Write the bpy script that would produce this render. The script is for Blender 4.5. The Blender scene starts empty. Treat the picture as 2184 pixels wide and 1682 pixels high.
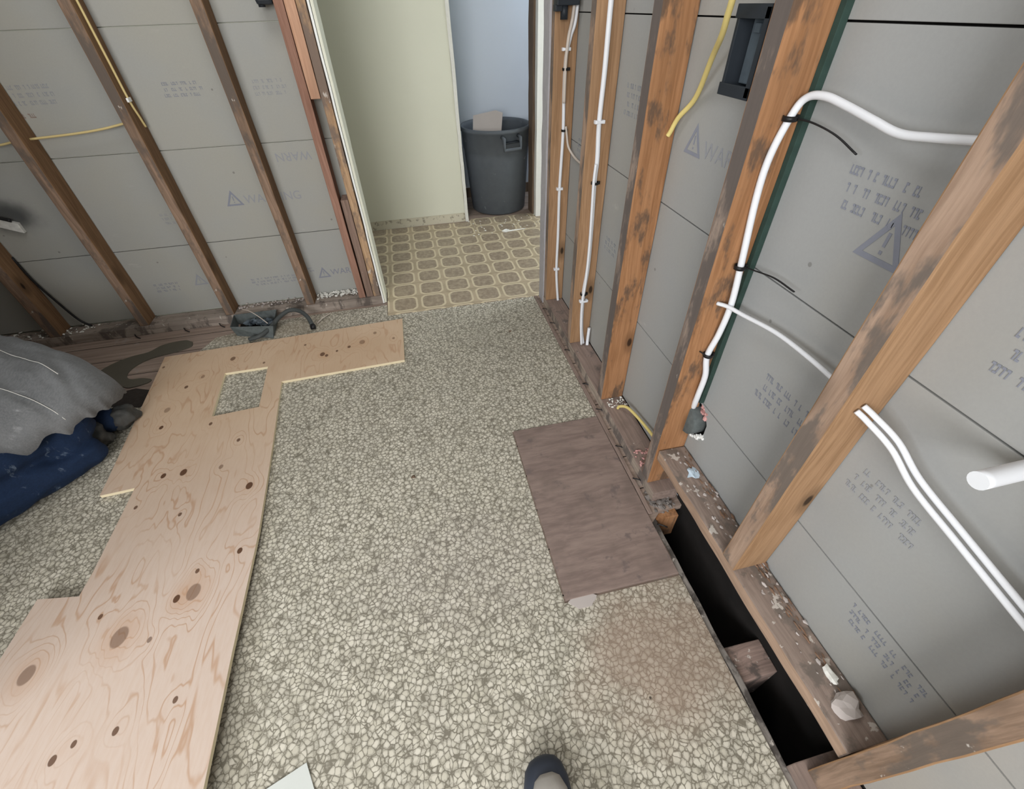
import bpy, bmesh, math, random
from mathutils import Vector, Matrix, noise
from mathutils.bvhtree import BVHTree
random.seed(7)
SC = bpy.context.scene
COL = SC.collection
# ------------------------------------------------------------------ camera
cam_d = bpy.data.cameras.new('camera'); cam = bpy.data.objects.new('camera', cam_d); COL.objects.link(cam)
yaw, pitch, roll = 0.19872007, 0.73605501, 0.03243982
ca, sa, cb, sb, cc, sc_ = math.cos(yaw), math.sin(yaw), math.cos(pitch), math.sin(pitch), math.cos(roll), math.sin(roll)
fw = Vector((sa*cb, ca*cb, -sb)); rt = Vector((ca, -sa, 0)); dn = fw.cross(rt)
r2 = cc*rt + sc_*dn; d2 = -sc_*rt + cc*dn
cam.matrix_world = Matrix(((r2.x, -d2.x, -fw.x, 0), (r2.y, -d2.y, -fw.y, 0), (r2.z, -d2.z, -fw.z, 1.22), (0, 0, 0, 1)))
cam_d.sensor_fit = 'HORIZONTAL'; cam_d.sensor_width = 36; cam_d.lens = 36*924.857/2184; cam_d.clip_start = 0.02
SC.camera = cam
# ------------------------------------------------------------------ light
SC.view_settings.view_transform = 'Standard'; SC.view_settings.look = 'None'
SC.view_settings.exposure = -0.10; SC.view_settings.gamma = 1
w = bpy.data.worlds.new('daylight'); SC.world = w; w.use_nodes = True
w.node_tree.nodes['Background'].inputs[0].default_value = (0.80, 0.90, 1.0, 1)
w.node_tree.nodes['Background'].inputs[1].default_value = 1.0

def area(name, loc, target, sx, sy, watts, col):
    l = bpy.data.lights.new(name, 'AREA'); l.shape = 'RECTANGLE'; l.size = sx; l.size_y = sy; l.energy = watts; l.color = col
    o = bpy.data.objects.new(name, l); COL.objects.link(o); o.location = loc
    o.rotation_euler = (Vector(target)-Vector(loc)).to_track_quat('-Z', 'Z').to_euler(); return o
area('window_daylight', (-1.05, -2.14, 1.60), (-0.30, 1.2, 0.5), 1.7, 1.2, 98, (1.0, 0.99, 0.985))
area('ceiling_fill', (-.35, 1.35, 2.38), (-.35, 1.351, 0), .6, .6, 10, (1.0, 0.99, 0.98))  # added fill, no real fixture: evens out the far floor
area('side_window_daylight', (-2.62, -0.85, 1.60), (0.3, 0.2, 0.3), 1.1, 1.1, 36, (0.94, 0.97, 1.0))
area('hall_daylight', (2.30, 2.85, 1.65), (0.2, 3.1, 0.9), 0.9, 1.2, 24, (0.92, 0.96, 1.0))
area('closet_fill', (1.60, 3.60, 1.90), (0.4, 3.80, 0.6), 0.35, 0.8, 10, (0.80, 0.90, 1.0))  # added fill that brightens the closet, not a real window

# ------------------------------------------------------------------ node helpers
class NT:
    def __init__(s, name, rough=0.8, metal=0.0, spec=0.3):
        s.m = bpy.data.materials.new(name); s.m.use_nodes = True; s.t = s.m.node_tree; s.b = s.t.nodes['Principled BSDF']
        s.b.inputs['Roughness'].default_value = rough; s.b.inputs['Metallic'].default_value = metal
        s.b.inputs['Specular IOR Level'].default_value = spec
    def n(s, typ, **kw):
        n = s.t.nodes.new(typ)
        for k, v in kw.items(): setattr(n, k, v)
        return n
    def put(s, sock, v):
        if v is None: return
        if hasattr(v, 'is_output') : s.t.links.new(v, sock)
        else:
            if isinstance(v, (tuple, list)) and len(v) == 3 and sock.type == 'RGBA': v = (*v, 1)
            sock.default_value = v
    def obj(s): return s.n('ShaderNodeTexCoord').outputs['Object']
    def pos(s): return s.n('ShaderNodeNewGeometry').outputs['Position']
    def map(s, v, scale=(1, 1, 1), loc=(0, 0, 0), rot=(0, 0, 0)):
        n = s.n('ShaderNodeMapping'); s.put(n.inputs['Vector'], v); n.inputs['Scale'].default_value = scale
        n.inputs['Location'].default_value = loc; n.inputs['Rotation'].default_value = rot; return n.outputs[0]
    def noise(s, v, scale=5, det=4, rough=.5, dist=0, color=False):
        n = s.n('ShaderNodeTexNoise'); s.put(n.inputs['Vector'], v); n.inputs['Scale'].default_value = scale
        n.inputs['Detail'].default_value = det; n.inputs['Roughness'].default_value = rough; n.inputs['Distortion'].default_value = dist
        return n.outputs['Color' if color else 'Fac']
    def vor(s, v, scale=5, feat='F1', out='Distance', rnd=1):
        n = s.n('ShaderNodeTexVoronoi', feature=feat); s.put(n.inputs['Vector'], v); n.inputs['Scale'].default_value = scale
        n.inputs['Randomness'].default_value = rnd; return n.outputs[out]
    def ma(s, op, a, b=None, c=None):
        n = s.n('ShaderNodeMath', operation=op)
        for i, x in enumerate((a, b, c)): s.put(n.inputs[i], x)
        return n.outputs[0]
    def vm(s, op, a, b=None, out=0):
        n = s.n('ShaderNodeVectorMath', operation=op); s.put(n.inputs[0], a); s.put(n.inputs[1], b); return n.outputs[out]
    def mr(s, v, a, b, c=0, d=1, typ='SMOOTHSTEP'):
        n = s.n('ShaderNodeMapRange', interpolation_type=typ, clamp=True) if typ == 'LINEAR' else s.n('ShaderNodeMapRange', interpolation_type=typ)
        for i, x in enumerate((v, a, b, c, d)): s.put(n.inputs[i], x)
        return n.outputs[0]
    def mix(s, f, a, b, mode='MIX'):
        n = s.n('ShaderNodeMix', data_type='RGBA', blend_type=mode)
        s.put(n.inputs['Factor'], f); s.put(n.inputs['A'], a); s.put(n.inputs['B'], b); return n.outputs['Result']
    def sep(s, v):
        n = s.n('ShaderNodeSeparateXYZ'); s.put(n.inputs[0], v); return n.outputs
    def comb(s, x, y, z=0.0):
        n = s.n('ShaderNodeCombineXYZ'); s.put(n.inputs[0], x); s.put(n.inputs[1], y); s.put(n.inputs[2], z); return n.outputs[0]
    def color(s, c): s.put(s.b.inputs['Base Color'], c); return s
    def bump(s, h, strength=.3, dist=.002):
        n = s.n('ShaderNodeBump'); s.put(n.inputs['Height'], h); n.inputs['Strength'].default_value = strength; n.inputs['Distance'].default_value = dist
        s.t.links.new(n.outputs[0], s.b.inputs['Normal']); return s

def srgb(r, g, b): return tuple((x/255/12.92 if x <= 10 else ((x/255+.055)/1.055)**2.4) for x in (r, g, b))

def plain(name, c, rough=.7, metal=0, var=.15, scale=25, spec=.3):
    t = NT(name, rough, metal, spec); n = t.noise(t.obj(), scale, 5)
    t.color(t.mix(n, tuple(x*(1-var) for x in c), tuple(min(1, x*(1+var)) for x in c))); return t.m

def wood(name, base, dark, stain=None, stain_amt=0.0, grain=(38, 38, 1.6), knots=True, chips=0.0, rough=.8):
    t = NT(name, rough); P = t.obj()
    dis = t.vm('ADD', P, t.vm('SCALE', t.noise(t.map(P, (3, 3, 1.5)), 2, 2, color=True), None))
    sc = dis.node.inputs[1].links[0].from_node; sc.inputs['Scale'].default_value = .035
    g = t.noise(t.map(dis, grain), 1.0, 5, .6)
    g2 = t.noise(t.map(dis, tuple(x*4 for x in grain)), 1.0, 3, .6)
    blo = t.noise(t.map(P, (9, 9, 2.2)), 1.0, 3)
    c = t.mix(t.mr(g, .3, .7), dark, base)
    c = t.mix(t.mr(g2, .35, .75, 0, .35), c, tuple(x*1.35 for x in base))
    c = t.mix(t.mr(blo, .45, .72, 0, .55), c, tuple(x*.62 for x in base))
    if knots:
        v = t.vor(t.map(P, (9, 9, 4.2)), 1.0)
        ring = t.mr(v, .10, .30, 1, 0)
        c = t.mix(t.ma('MULTIPLY', ring, .55), c, tuple(x*.45 for x in dark))
        c = t.mix(t.mr(v, .05, .10, 1, 0), c, tuple(x*.16 for x in dark))
    if stain:
        s1 = t.noise(t.map(P, (14, 14, 5)), 1.0, 5, .65)
        c = t.mix(t.mr(s1, .62-stain_amt*.5, .72-stain_amt*.45, 0, .88), c, stain)
    if chips:
        s2 = t.noise(t.map(P, (30, 30, 14)), 1.0, 4, .6)
        c = t.mix(t.mr(s2, .74-chips*.12, .78-chips*.12, 0, .8), c, srgb(205, 198, 190))
    t.color(c); t.bump(g, .35, .003); return t.m

M = {}
M['stud'] = wood('stud_wood', srgb(164, 131, 100), srgb(140, 108, 78))
M['stud_front'] = wood('stud_front_wood', srgb(166, 142, 124), srgb(138, 114, 96), srgb(104, 96, 90), .34)
M['stud_grimy'] = wood('stud_grimy_face', srgb(152, 136, 124), srgb(118, 104, 95), srgb(92, 85, 82), .5, chips=.3)
M['stud_orange'] = wood('stud_orange_wood', srgb(168, 124, 88), srgb(138, 97, 64), srgb(92, 76, 64), .2)
M['stud_old'] = wood('stud_old_wood', srgb(138, 108, 80), srgb(108, 82, 58))
M['stud_old_front'] = wood('stud_old_front', srgb(150, 126, 108), srgb(110, 90, 74), srgb(98, 89, 82), .32, chips=.6)
M['red_lumber'] = wood('red_lumber', srgb(160, 124, 108), srgb(136, 100, 84), knots=True)
M['pink_lumber'] = wood('pink_lumber', srgb(198, 158, 132), srgb(176, 132, 106), knots=False)
M['mauve_block'] = wood('mauve_block_wood', srgb(142, 120, 108), srgb(116, 96, 86), knots=False, chips=.3)
M['jack'] = wood('jack_wood', srgb(190, 160, 128), srgb(156, 124, 94), srgb(120, 106, 98), .35, chips=.9)
M['plate'] = wood('plate_wood', srgb(146, 128, 119), srgb(124, 108, 100), srgb(108, 98, 94), .12, grain=(38, 1.6, 38), knots=False, chips=.35)
M['plate_x'] = wood('plate_wood_back', srgb(160, 149, 139), srgb(126, 115, 107), srgb(94, 86, 81), .25, grain=(1.6, 38, 38), knots=False, chips=.8)
M['plate_cut'] = wood('plate_edge_wood', srgb(172, 146, 126), srgb(142, 119, 101), grain=(38, 1.6, 38), knots=False, chips=.5)  # paler than the plates: the raised plate's lit edge is in the colour
M['plate_near'] = wood('near_plate_wood', srgb(150, 134, 124), srgb(120, 105, 96), srgb(112, 103, 96), .25, grain=(38, 1.6, 38), knots=False, chips=1.0)
M['lip'] = wood('worn_lit_edge', srgb(172, 158, 144), srgb(128, 116, 106), srgb(100, 92, 88), .35, grain=(38, 1.6, 60), knots=False, chips=.4)  # worn wood, made paler to paint in the lit front edge
M['edge_grey'] = wood('broken_floor_edge', srgb(142, 136, 130), srgb(104, 98, 94), srgb(70, 65, 62), .3, grain=(38, 1.6, 60), knots=False, chips=.5)
M['trim_brown'] = wood('brown_jamb_wood', srgb(122, 104, 88), srgb(92, 76, 62), knots=False)
M['joist'] = wood('joist_wood', srgb(156, 134, 124), srgb(120, 102, 94), srgb(84, 76, 72), .25, grain=(1.6, 38, 38), knots=False, chips=1.0)
M['cover'] = wood('cover_wood', srgb(142, 125, 117), srgb(122, 106, 100), srgb(112, 100, 97), .10, grain=(3.5, 22, 30), knots=False, chips=.0, rough=.75)
M['dark'] = plain('shade_black', (.012, .010, .009), 1, var=.5)  # near-black: the shade of unlit depths is put into the colour
M['white'] = plain('cable_white', srgb(226, 229, 234), .35, var=.03)
M['white_old'] = plain('cable_offwhite', srgb(196, 186, 176), .45, var=.05)
M['yellow'] = plain('cable_yellow', srgb(222, 204, 132), .4, var=.04)
M['cream_cable'] = plain('cable_cream', srgb(216, 196, 140), .5, var=.06)
M['black'] = plain('black_plastic', (.012, .012, .013), .4, var=.2)
M['boxblack'] = plain('box_plastic', (.020, .025, .032), .5, var=.2)
M['boxin'] = plain('box_dusty_inside', srgb(84, 94, 102), .6, var=.35, scale=60)
M['galv'] = plain('galvanised_metal', srgb(126, 136, 140), .55, .35, var=.35, scale=40)
M['galv_dusty'] = plain('dusty_metal', srgb(92, 98, 98), .9, .05, var=.4, scale=70)
M['plaster'] = plain('plaster', srgb(226, 226, 220), .9, var=.10, scale=60)
M['plaster_white'] = plain('plaster_white', srgb(244, 246, 244), .9, var=.04, scale=60)
M['chip_blue'] = plain('blue_white_paint', srgb(190, 208, 222), .8, var=.15, scale=80)
M['pink'] = plain('pink_insulation', srgb(196, 150, 146), 1, var=.3, scale=90)
M['green'] = plain('green_painted_wood', srgb(46, 66, 60), .8, var=.35, scale=50)
bt = NT('bin_plastic', .6); bp = bt.obj(); bn = bt.noise(bp, 22, 5, .6)
M['bin'] = bt.color(bt.mix(bt.mr(bt.noise(bt.map(bp, (16, 16, 26)), 1, 5, .7), .66, .72, 0, .55), bt.mix(bn, srgb(82, 88, 95), srgb(98, 104, 111)), srgb(178, 182, 184))).m
M['skin'] = plain('skin', srgb(198, 152, 126), .6, var=.04)
M['hair'] = plain('hair', (.02, .014, .01), .7, var=.3)
M['shoe_dark'] = plain('shoe_rubber', srgb(56, 62, 74), .5, var=.15, scale=30)
M['shoe_cloth'] = plain('shoe_canvas', srgb(166, 162, 156), .85, var=.08, scale=120)
M['workshoe'] = plain('work_shoe_grey', srgb(74, 74, 72), .8, var=.45, scale=50)
M['paper'] = plain('grey_card', srgb(206, 210, 206), .7, var=.03, scale=8)
M['card'] = plain('cardboard_grey', srgb(186, 178, 174), .8, var=.08, scale=8)
M['filler'] = plain('floor_patching', srgb(92, 88, 78), .9, var=.12, scale=14)
M['ceiling'] = plain('ceiling_paint', srgb(206, 204, 198), .9, var=.03)
M['roomwall'] = plain('room_wall_paint', srgb(172, 170, 162), .9, var=.04)
M['darkwall'] = plain('bare_dark_wall', srgb(112, 102, 92), .9, var=.2, scale=4)
M['gravel'] = plain('rubble', srgb(120, 114, 110), 1, var=.5, scale=70)
M['chipwood'] = plain('splinter', srgb(124, 98, 80), .8, var=.3, scale=40)
M['ink'] = plain('faded_ink', srgb(134, 138, 150), .9, var=.08, scale=60)
M['ink_light'] = plain('fainter_ink', srgb(149, 152, 158), .9, var=.05, scale=60)

# lath / sheathing paper
def sheath(name, c, tint, soot=False):
    t = NT(name, .85); P = t.pos()
    n = t.noise(P, 2.2, 4, .55); f = t.noise(P, 160, 3, .7); sm = t.noise(t.map(P, (6, 6, 14)), 1, 4, .6)
    col = t.mix(t.mr(n, .3, .7), c, tint)
    col = t.mix(t.mr(f, .3, .7, 0, .10), col, tuple(x*.7 for x in c))
    col = t.mix(t.mr(sm, .66, .78, 0, .35), col, srgb(196, 194, 188))
    col = t.mix(t.mr(t.vor(P, 9), .035, .05, .5, 0), col, srgb(90, 88, 84))
    if soot:
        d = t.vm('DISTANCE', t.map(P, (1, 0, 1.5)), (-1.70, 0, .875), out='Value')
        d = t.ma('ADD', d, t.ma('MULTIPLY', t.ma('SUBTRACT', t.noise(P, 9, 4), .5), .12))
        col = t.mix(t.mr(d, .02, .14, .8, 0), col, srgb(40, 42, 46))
    t.color(col); t.bump(f, .12, .001); return t.m
M['sheath'] = sheath('sheathing_paper', srgb(158, 160, 160), srgb(161, 160, 155))
M['sheath_b'] = sheath('sheathing_paper_back', srgb(162, 164, 162), srgb(166, 165, 157), True)

# hall plaster walls
def paint(name, c, dirt=.25, th=.70):
    t = NT(name, .55); P = t.pos(); n = t.noise(P, 3, 4); col = t.mix(t.mr(n, .3, .7, 0, .15), c, tuple(x*.85 for x in c))
    d = t.noise(P, 30, 5, .7); col = t.mix(t.mr(d, th, th+.08, 0, dirt), col, srgb(110, 100, 84)); t.color(col); t.bump(t.noise(P, 40, 3), .05); return t.m
M['cream'] = paint('cream_paint', srgb(224, 225, 209), 0)
M['cream_dirty'] = paint('dirty_cream_paint', srgb(210, 205, 186), .6, .54)
M['bluewhite'] = paint('blue_white_paint_wall', srgb(206, 214, 224), 0)

# pebble vinyl
def vinyl():
    t = NT('pebble_vinyl', .62, spec=.35); P = t.pos()
    wob = t.vm('SUBTRACT', t.noise(P, 38, 3, .6, color=True), (.5, .5, .5)); sc = t.n('ShaderNodeVectorMath', operation='SCALE'); t.put(sc.inputs[0], wob); sc.inputs['Scale'].default_value = .014
    Q = t.vm('ADD', P, sc.outputs[0])
    flat = t.vm('MULTIPLY', Q, (1, 1, 0))
    e = t.vor(flat, 78, 'DISTANCE_TO_EDGE'); e2 = t.vor(flat, 150, 'DISTANCE_TO_EDGE')
    cellc = t.vor(flat, 78, 'F1', 'Color'); rnd = t.sep(cellc)[0]
    big = t.noise(P, 1.6, 4, .6)
    peb = t.mix(rnd, srgb(194, 189, 173), srgb(216, 211, 197))
    peb = t.mix(t.mr(t.noise(P, 11, 3), .4, .7, 0, .5), peb, srgb(186, 182, 170))
    f1 = t.vor(flat, 78, 'F1'); wobble = t.ma('MULTIPLY', t.ma('SUBTRACT', t.noise(P, 120, 2), .5), .30)
    round_ = t.mr(t.ma('ADD', f1, wobble), .30, .60, 0, 1)
    edge = t.mr(e, .0, .11, 1, 0); gate = t.mr(t.noise(P, 60, 2), .36, .58)
    small = t.mr(e2, .0, .12, 1, 0)
    crack = t.ma('SUBTRACT', 1.0, t.ma('MINIMUM', t.ma('ADD', t.ma('MULTIPLY', edge, t.ma('ADD', .45, t.ma('MULTIPLY', gate, .55))), t.ma('MULTIPLY', round_, t.ma('ADD', .35, t.ma('MULTIPLY', small, .3)))), 1.0))
    col = t.mix(crack, srgb(122, 117, 104), peb)
    # worn brown patch by the right wall, and grey dust
    S = t.sep(P)
    def blob(cx, cy, rx, ry):
        a = t.ma('DIVIDE', t.ma('SUBTRACT', S[0], cx), rx); b = t.ma('DIVIDE', t.ma('SUBTRACT', S[1], cy), ry)
        d = t.ma('SQRT', t.ma('ADD', t.ma('MULTIPLY', a, a), t.ma('MULTIPLY', b, b)))
        return t.mr(t.ma('ADD', d, t.ma('MULTIPLY', t.ma('SUBTRACT', t.noise(P, 7, 4), .5), 1.1)), .35, 1.1, 1, 0)
    worn = t.ma('MAXIMUM', blob(.42, .28, .26, .20), t.ma('MULTIPLY', blob(.5, .46, .12, .10), .6))
    col = t.mix(t.ma('MULTIPLY', worn, .62), col, srgb(150, 128, 112))
    col = t.mix(t.ma('MULTIPLY', blob(-.0, .62, .4, .22), .12), col, srgb(150, 140, 140))
    col = t.mix(t.ma('MULTIPLY', blob(-.85, 2.1, .45, .10), .5), col, srgb(150, 138, 120))
    col = t.mix(t.ma('MULTIPLY', blob(.35, 1.75, .3, .3), .12), col, srgb(128, 122, 112))
    col = t.mix(t.mr(big, .5, .75, 0, .16), col, srgb(150, 146, 130))
    col = t.mix(t.mr(t.vor(P, 5.5), .02, .028, .9, 0), col, srgb(60, 52, 44))
    t.color(col); t.bump(crack, .25, .001); return t.m
M['vinyl'] = vinyl()

def tilevinyl():
    t = NT('tile_pattern_vinyl', .45, spec=.4); P = t.pos(); S = t.sep(P)
    T = .1535
    def cell(s, off):
        f = t.ma('FRACT', t.ma('DIVIDE', t.ma('ADD', s, off), T)); return t.ma('ABSOLUTE', t.ma('SUBTRACT', f, .5))
    ax, ay = cell(S[0], .217+T*20), cell(S[1], -2.105+T*20)
    w = t.ma('MULTIPLY', t.ma('SUBTRACT', t.noise(P, 60, 2), .5), .02)
    ax2, ay2 = t.ma('ADD', ax, w), t.ma('ADD', ay, w)
    def p5(v, s): return t.ma('POWER', t.ma('DIVIDE', v, s), 4.5)
    d = t.ma('ADD', p5(ax2, .395), p5(ay2, .43))            # 1 at medallion rim
    # cut corners
    diag = t.ma('DIVIDE', t.ma('ADD', ax2, ay2), .69)
    dd = t.ma('MAXIMUM', t.ma('POWER', d, .2222), diag)
    n = t.noise(P, 42, 4, .65); v = t.noise(P, 9, 3)
    med = t.mix(t.mr(n, .35, .7), srgb(148, 134, 116), srgb(176, 161, 140))
    line = srgb(216, 203, 174)
    gut = t.mix(t.mr(v, .4, .6), srgb(176, 161, 136), srgb(190, 174, 148))
    inl = t.ma('MULTIPLY', t.mr(dd, .92, .97), t.mr(dd, 1.09, 1.15, 1, 0))
    col = t.mix(t.mr(dd, .95, 1.0), med, gut)
    col = t.mix(inl, col, line)
    edge = t.mr(t.ma('MAXIMUM', ay, 0.0), .47, .485)
    col = t.mix(t.ma('MULTIPLY', edge, .45), col, srgb(150, 132, 108))
    col = t.mix(t.mr(t.noise(P, 4, 5, .7), .55, .75, 0, .3), col, srgb(196, 184, 156))
    t.color(col); t.bump(inl, .1, .001); return t.m
M['tile'] = tilevinyl()

def subfloor():
    t = NT('old_subfloor_boards', .85); P = t.pos(); S = t.sep(P)
    g = t.noise(t.map(P, (2.5, 60, 10)), 1, 5, .6); b = t.noise(P, 7, 5, .7)
    gap = t.mr(t.ma('ABSOLUTE', t.ma('SUBTRACT', t.ma('FRACT', t.ma('DIVIDE', t.ma('ADD', S[1], 10.02), .14)), .5)), .48, .49)
    col = t.mix(t.mr(g, .3, .7), srgb(134, 118, 108), srgb(166, 148, 136))
    col = t.mix(t.mr(b, .56, .66, 0, .7), col, srgb(160, 150, 142)); col = t.mix(t.mr(b, .36, .26, 0, .8), col, srgb(66, 58, 52))
    col = t.mix(gap, col, srgb(34, 28, 24)); t.color(col); t.bump(g, .4, .003); return t.m
M['subfloor'] = subfloor()

# knots measured on the big plywood sheet: x, y, radius, darkness
KN = [(-1.117,1.455,.008,1),(-.93,1.43,.007,.9),(-.80,1.31,.007,.9),(-1.02,1.19,.009,1),(-.955,1.19,.012,1),(-.83,1.185,.008,.6),(-.71,1.07,.012,1),
      (-.905,1.0,.006,.9),(-.68,.815,.008,1),(-.785,.775,.006,.9),(-1.06,1.065,.006,.9),(-1.0,.695,.006,.9),(-.775,.71,.019,.6),(-.815,.70,.009,1),
      (-.925,.625,.021,.6),(-.845,.60,.006,.7),(-1.11,.58,.018,.6),(-.73,.44,.006,.9),(-.84,.405,.007,.9),(-.92,.40,.006,.9),(-.95,.378,.008,.9),
      (-.42,1.83,.008,.9),(-.475,1.81,.006,.9),(-.30,1.92,.009,.6),(-.36,1.855,.014,.55),(-.54,1.80,.012,.9),(-.52,1.785,.008,.9),(-.95,1.87,.012,.8),(-.21,1.85,.007,.6),
      (-1.10,1.70,.008,.9),(-1.05,1.76,.009,.5),(-1.13,1.56,.012,.5),(-1.25,1.88,.006,.8),(-.80,1.80,.006,.8),(-.63,1.90,.006,.8)]
def plywood():
    t = NT('plywood_face', .6, spec=.3); P = t.pos()
    n = t.noise(t.map(P, (5.6, 1.45, 1), rot=(0, 0, -.12)), 1.0, 3.5, .5, .35)
    kd = kr = None
    for (x, y, r, a) in KN:
        d = t.vm('DISTANCE', t.map(P, (1, .72, 0)), (x, y*.72, 0), out='Value')
        big = t.mr(d, r*.5, r*4+.015, .30*min(1, r/.02), 0)
        core = t.mr(d, r*.82, r*1.02, a, 0)
        kd = core if kd is None else t.ma('MAXIMUM', kd, core)
        kr = big if kr is None else t.ma('ADD', kr, big)
    f = t.ma('ADD', n, t.ma('MULTIPLY', kr, .9))
    saw = t.ma('FRACT', t.ma('MULTIPLY', f, 15))
    line = t.mr(t.ma('ABSOLUTE', t.ma('SUBTRACT', saw, .5)), .36, .5, 0, 1)
    fine = t.noise(t.map(P, (120, 16, 1)), 1, 4, .6)
    base = t.mix(t.mr(t.noise(P, 2.5, 3), .3, .7), srgb(198, 171, 143), srgb(210, 186, 160))
    S = t.sep(P)
    base = t.mix(t.mr(S[1], .6, 1.7), srgb(209, 191, 178), base)
    col = t.mix(t.ma('MULTIPLY', t.ma('MULTIPLY', line, t.mr(t.noise(P, 6, 2), .3, .65, .2, 1)), .72), base, srgb(182, 144, 114))
    col = t.mix(t.mr(fine, .35, .7, 0, .18), col, srgb(190, 156, 128))
    col = t.mix(t.mr(kr, .05, .5, 0, .5), col, srgb(186, 136, 92))
    ringl = t.mr(kd, .15, .4, 0, 1)
    col = t.mix(kd, col, srgb(98, 70, 52)); t.color(col); t.bump(line, .08, .001); return t.m
M['ply'] = plywood()
M['ply_edge'] = plain('plywood_sawn_edge', srgb(232, 218, 186), .7, var=.06, scale=40)

def cloth(name, c, dust, amt, weave=True):
    t = NT(name, .9); P = t.obj(); n = t.noise(P, 9, 5, .65); f = t.noise(t.map(P, (260, 60, 260)), 1, 2)
    col = t.mix(t.mr(n, .25, .75), tuple(x*.75 for x in c), c)
    col = t.mix(t.mr(f, .3, .7, 0, .3), col, tuple(x*1.5 for x in c))
    col = t.mix(t.mr(t.noise(t.map(P, (14, 40, 14)), 1, 5, .7), .60, .76, 0, amt), col, dust)
    t.color(col); t.bump(f, .1, .001); return t.m
M['shirt'] = cloth('dusty_grey_cotton', srgb(116, 118, 120), srgb(176, 178, 180), .5)
M['jeans'] = cloth('dark_blue_denim', srgb(24, 42, 70), srgb(130, 146, 164), .6)

# ------------------------------------------------------------------ mesh helpers
def link(name, me, mats, parent=None, smooth=False):
    o = bpy.data.objects.new(name, me); COL.objects.link(o)
    for m in (mats if isinstance(mats, (list, tuple)) else [mats]): me.materials.append(M[m] if isinstance(m, str) else m)
    if smooth:
        for p in me.polygons: p.use_smooth = True
    if parent is not None: o.parent = parent
    return o
def fin(bm, name, mats, parent=None, smooth=False, org=None):
    bmesh.ops.recalc_face_normals(bm, faces=bm.faces[:])
    if org is not None: bmesh.ops.translate(bm, verts=bm.verts[:], vec=-Vector(org))
    me = bpy.data.meshes.new(name); bm.to_mesh(me); bm.free()
    o = link(name, me, mats, parent, smooth)
    if org is not None:
        o.location = Vector(org) - (Vector(parent.location) if parent is not None else Vector())
    elif parent is not None: o.location = -Vector(parent.location)
    return o
def tag(o, label, cat, group=None, kind=None):
    o['label'] = label; o['category'] = cat
    if group: o['group'] = group
    if kind: o['kind'] = kind
    return o
def struct(o): o['kind'] = 'structure'; return o
def stuff(o, label, cat): return tag(o, label, cat, kind='stuff')
def empty(name, loc):
    o = bpy.data.objects.new(name, None); COL.objects.link(o); o.location = loc; o.empty_display_size = .05; return o

def box(bm, lo, hi, bev=0, mi=0, front=None, fmi=1, jit=0):
    g = bmesh.ops.create_cube(bm, size=1)
    vs = g['verts']
    for v in vs:
        v.co = Vector([lo[i] if v.co[i] < 0 else hi[i] for i in range(3)])
    fs = list({f for v in vs for f in v.link_faces})
    for f in fs:
        f.material_index = mi
        if front is not None:
            f.normal_update()
            if f.normal.dot(Vector(front)) > .9: f.material_index = fmi
    if bev:
        es = list({e for v in vs for e in v.link_edges})
        bmesh.ops.bevel(bm, geom=es, offset=bev, segments=2, affect='EDGES', profile=.6)
def rough_cut(bm, n, amp, seed=0, axis=2):
    """slice along an axis and wobble the ridge so long lumber is not a perfect prism"""
    lo = min(v.co[axis] for v in bm.verts); hi = max(v.co[axis] for v in bm.verts)
    for i in range(1, n):
        c = [0, 0, 0]; c[axis] = lo+(hi-lo)*i/n; no = [0, 0, 0]; no[axis] = 1
        bmesh.ops.bisect_plane(bm, geom=bm.verts[:]+bm.edges[:]+bm.faces[:], plane_co=c, plane_no=no)
    for v in bm.verts:
        q = v.co*9+Vector((seed*7.3, seed*3.1, seed))
        d = noise.noise_vector(q)*amp; d[axis] = 0; v.co += d
def slab(bm, outer, holes, z0, z1, side_mi=1, top_mi=0, wob=None):
    """flat board of any outline: polygon with holes, real thickness"""
    lp = []
    for ring in [outer]+list(holes):
        vs = [bm.verts.new((x, y, z1)) for x, y in ring]
        es = [bm.edges.new((vs[i], vs[(i+1) % len(vs)])) for i in range(len(vs))]; lp += es
    r = bmesh.ops.triangle_fill(bm, use_beauty=True, use_dissolve=False, edges=lp, normal=(0, 0, 1))
    fs = [g for g in r['geom'] if isinstance(g, bmesh.types.BMFace)]
    for f in fs:
        f.normal_update()
        if f.normal.z < 0: f.normal_flip()
        f.material_index = top_mi
    ex = bmesh.ops.extrude_face_region(bm, geom=fs)
    nv = [g for g in ex['geom'] if isinstance(g, bmesh.types.BMVert)]
    for v in nv: v.co.z = z0
    for f in bm.faces:
        f.normal_update()
        if abs(f.normal.z) < .5: f.material_index = side_mi
def crom(pts, k=8):
    P = [Vector(p) for p in pts]
    if len(P) < 3: return [P[0].lerp(P[-1], i/k) for i in range(k+1)]
    Q = [P[0]*2-P[1]]+P+[P[-1]*2-P[-2]]; out = []
    for i in range(1, len(Q)-2):
        a, b, c, d = Q[i-1:i+3]
        for j in range(k):
            t = j/k; out.append(.5*((2*b)+(c-a)*t+(2*a-5*b+4*c-d)*t*t+(3*b-a-3*c+d)*t**3))
    out.append(P[-1]); return out
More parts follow.
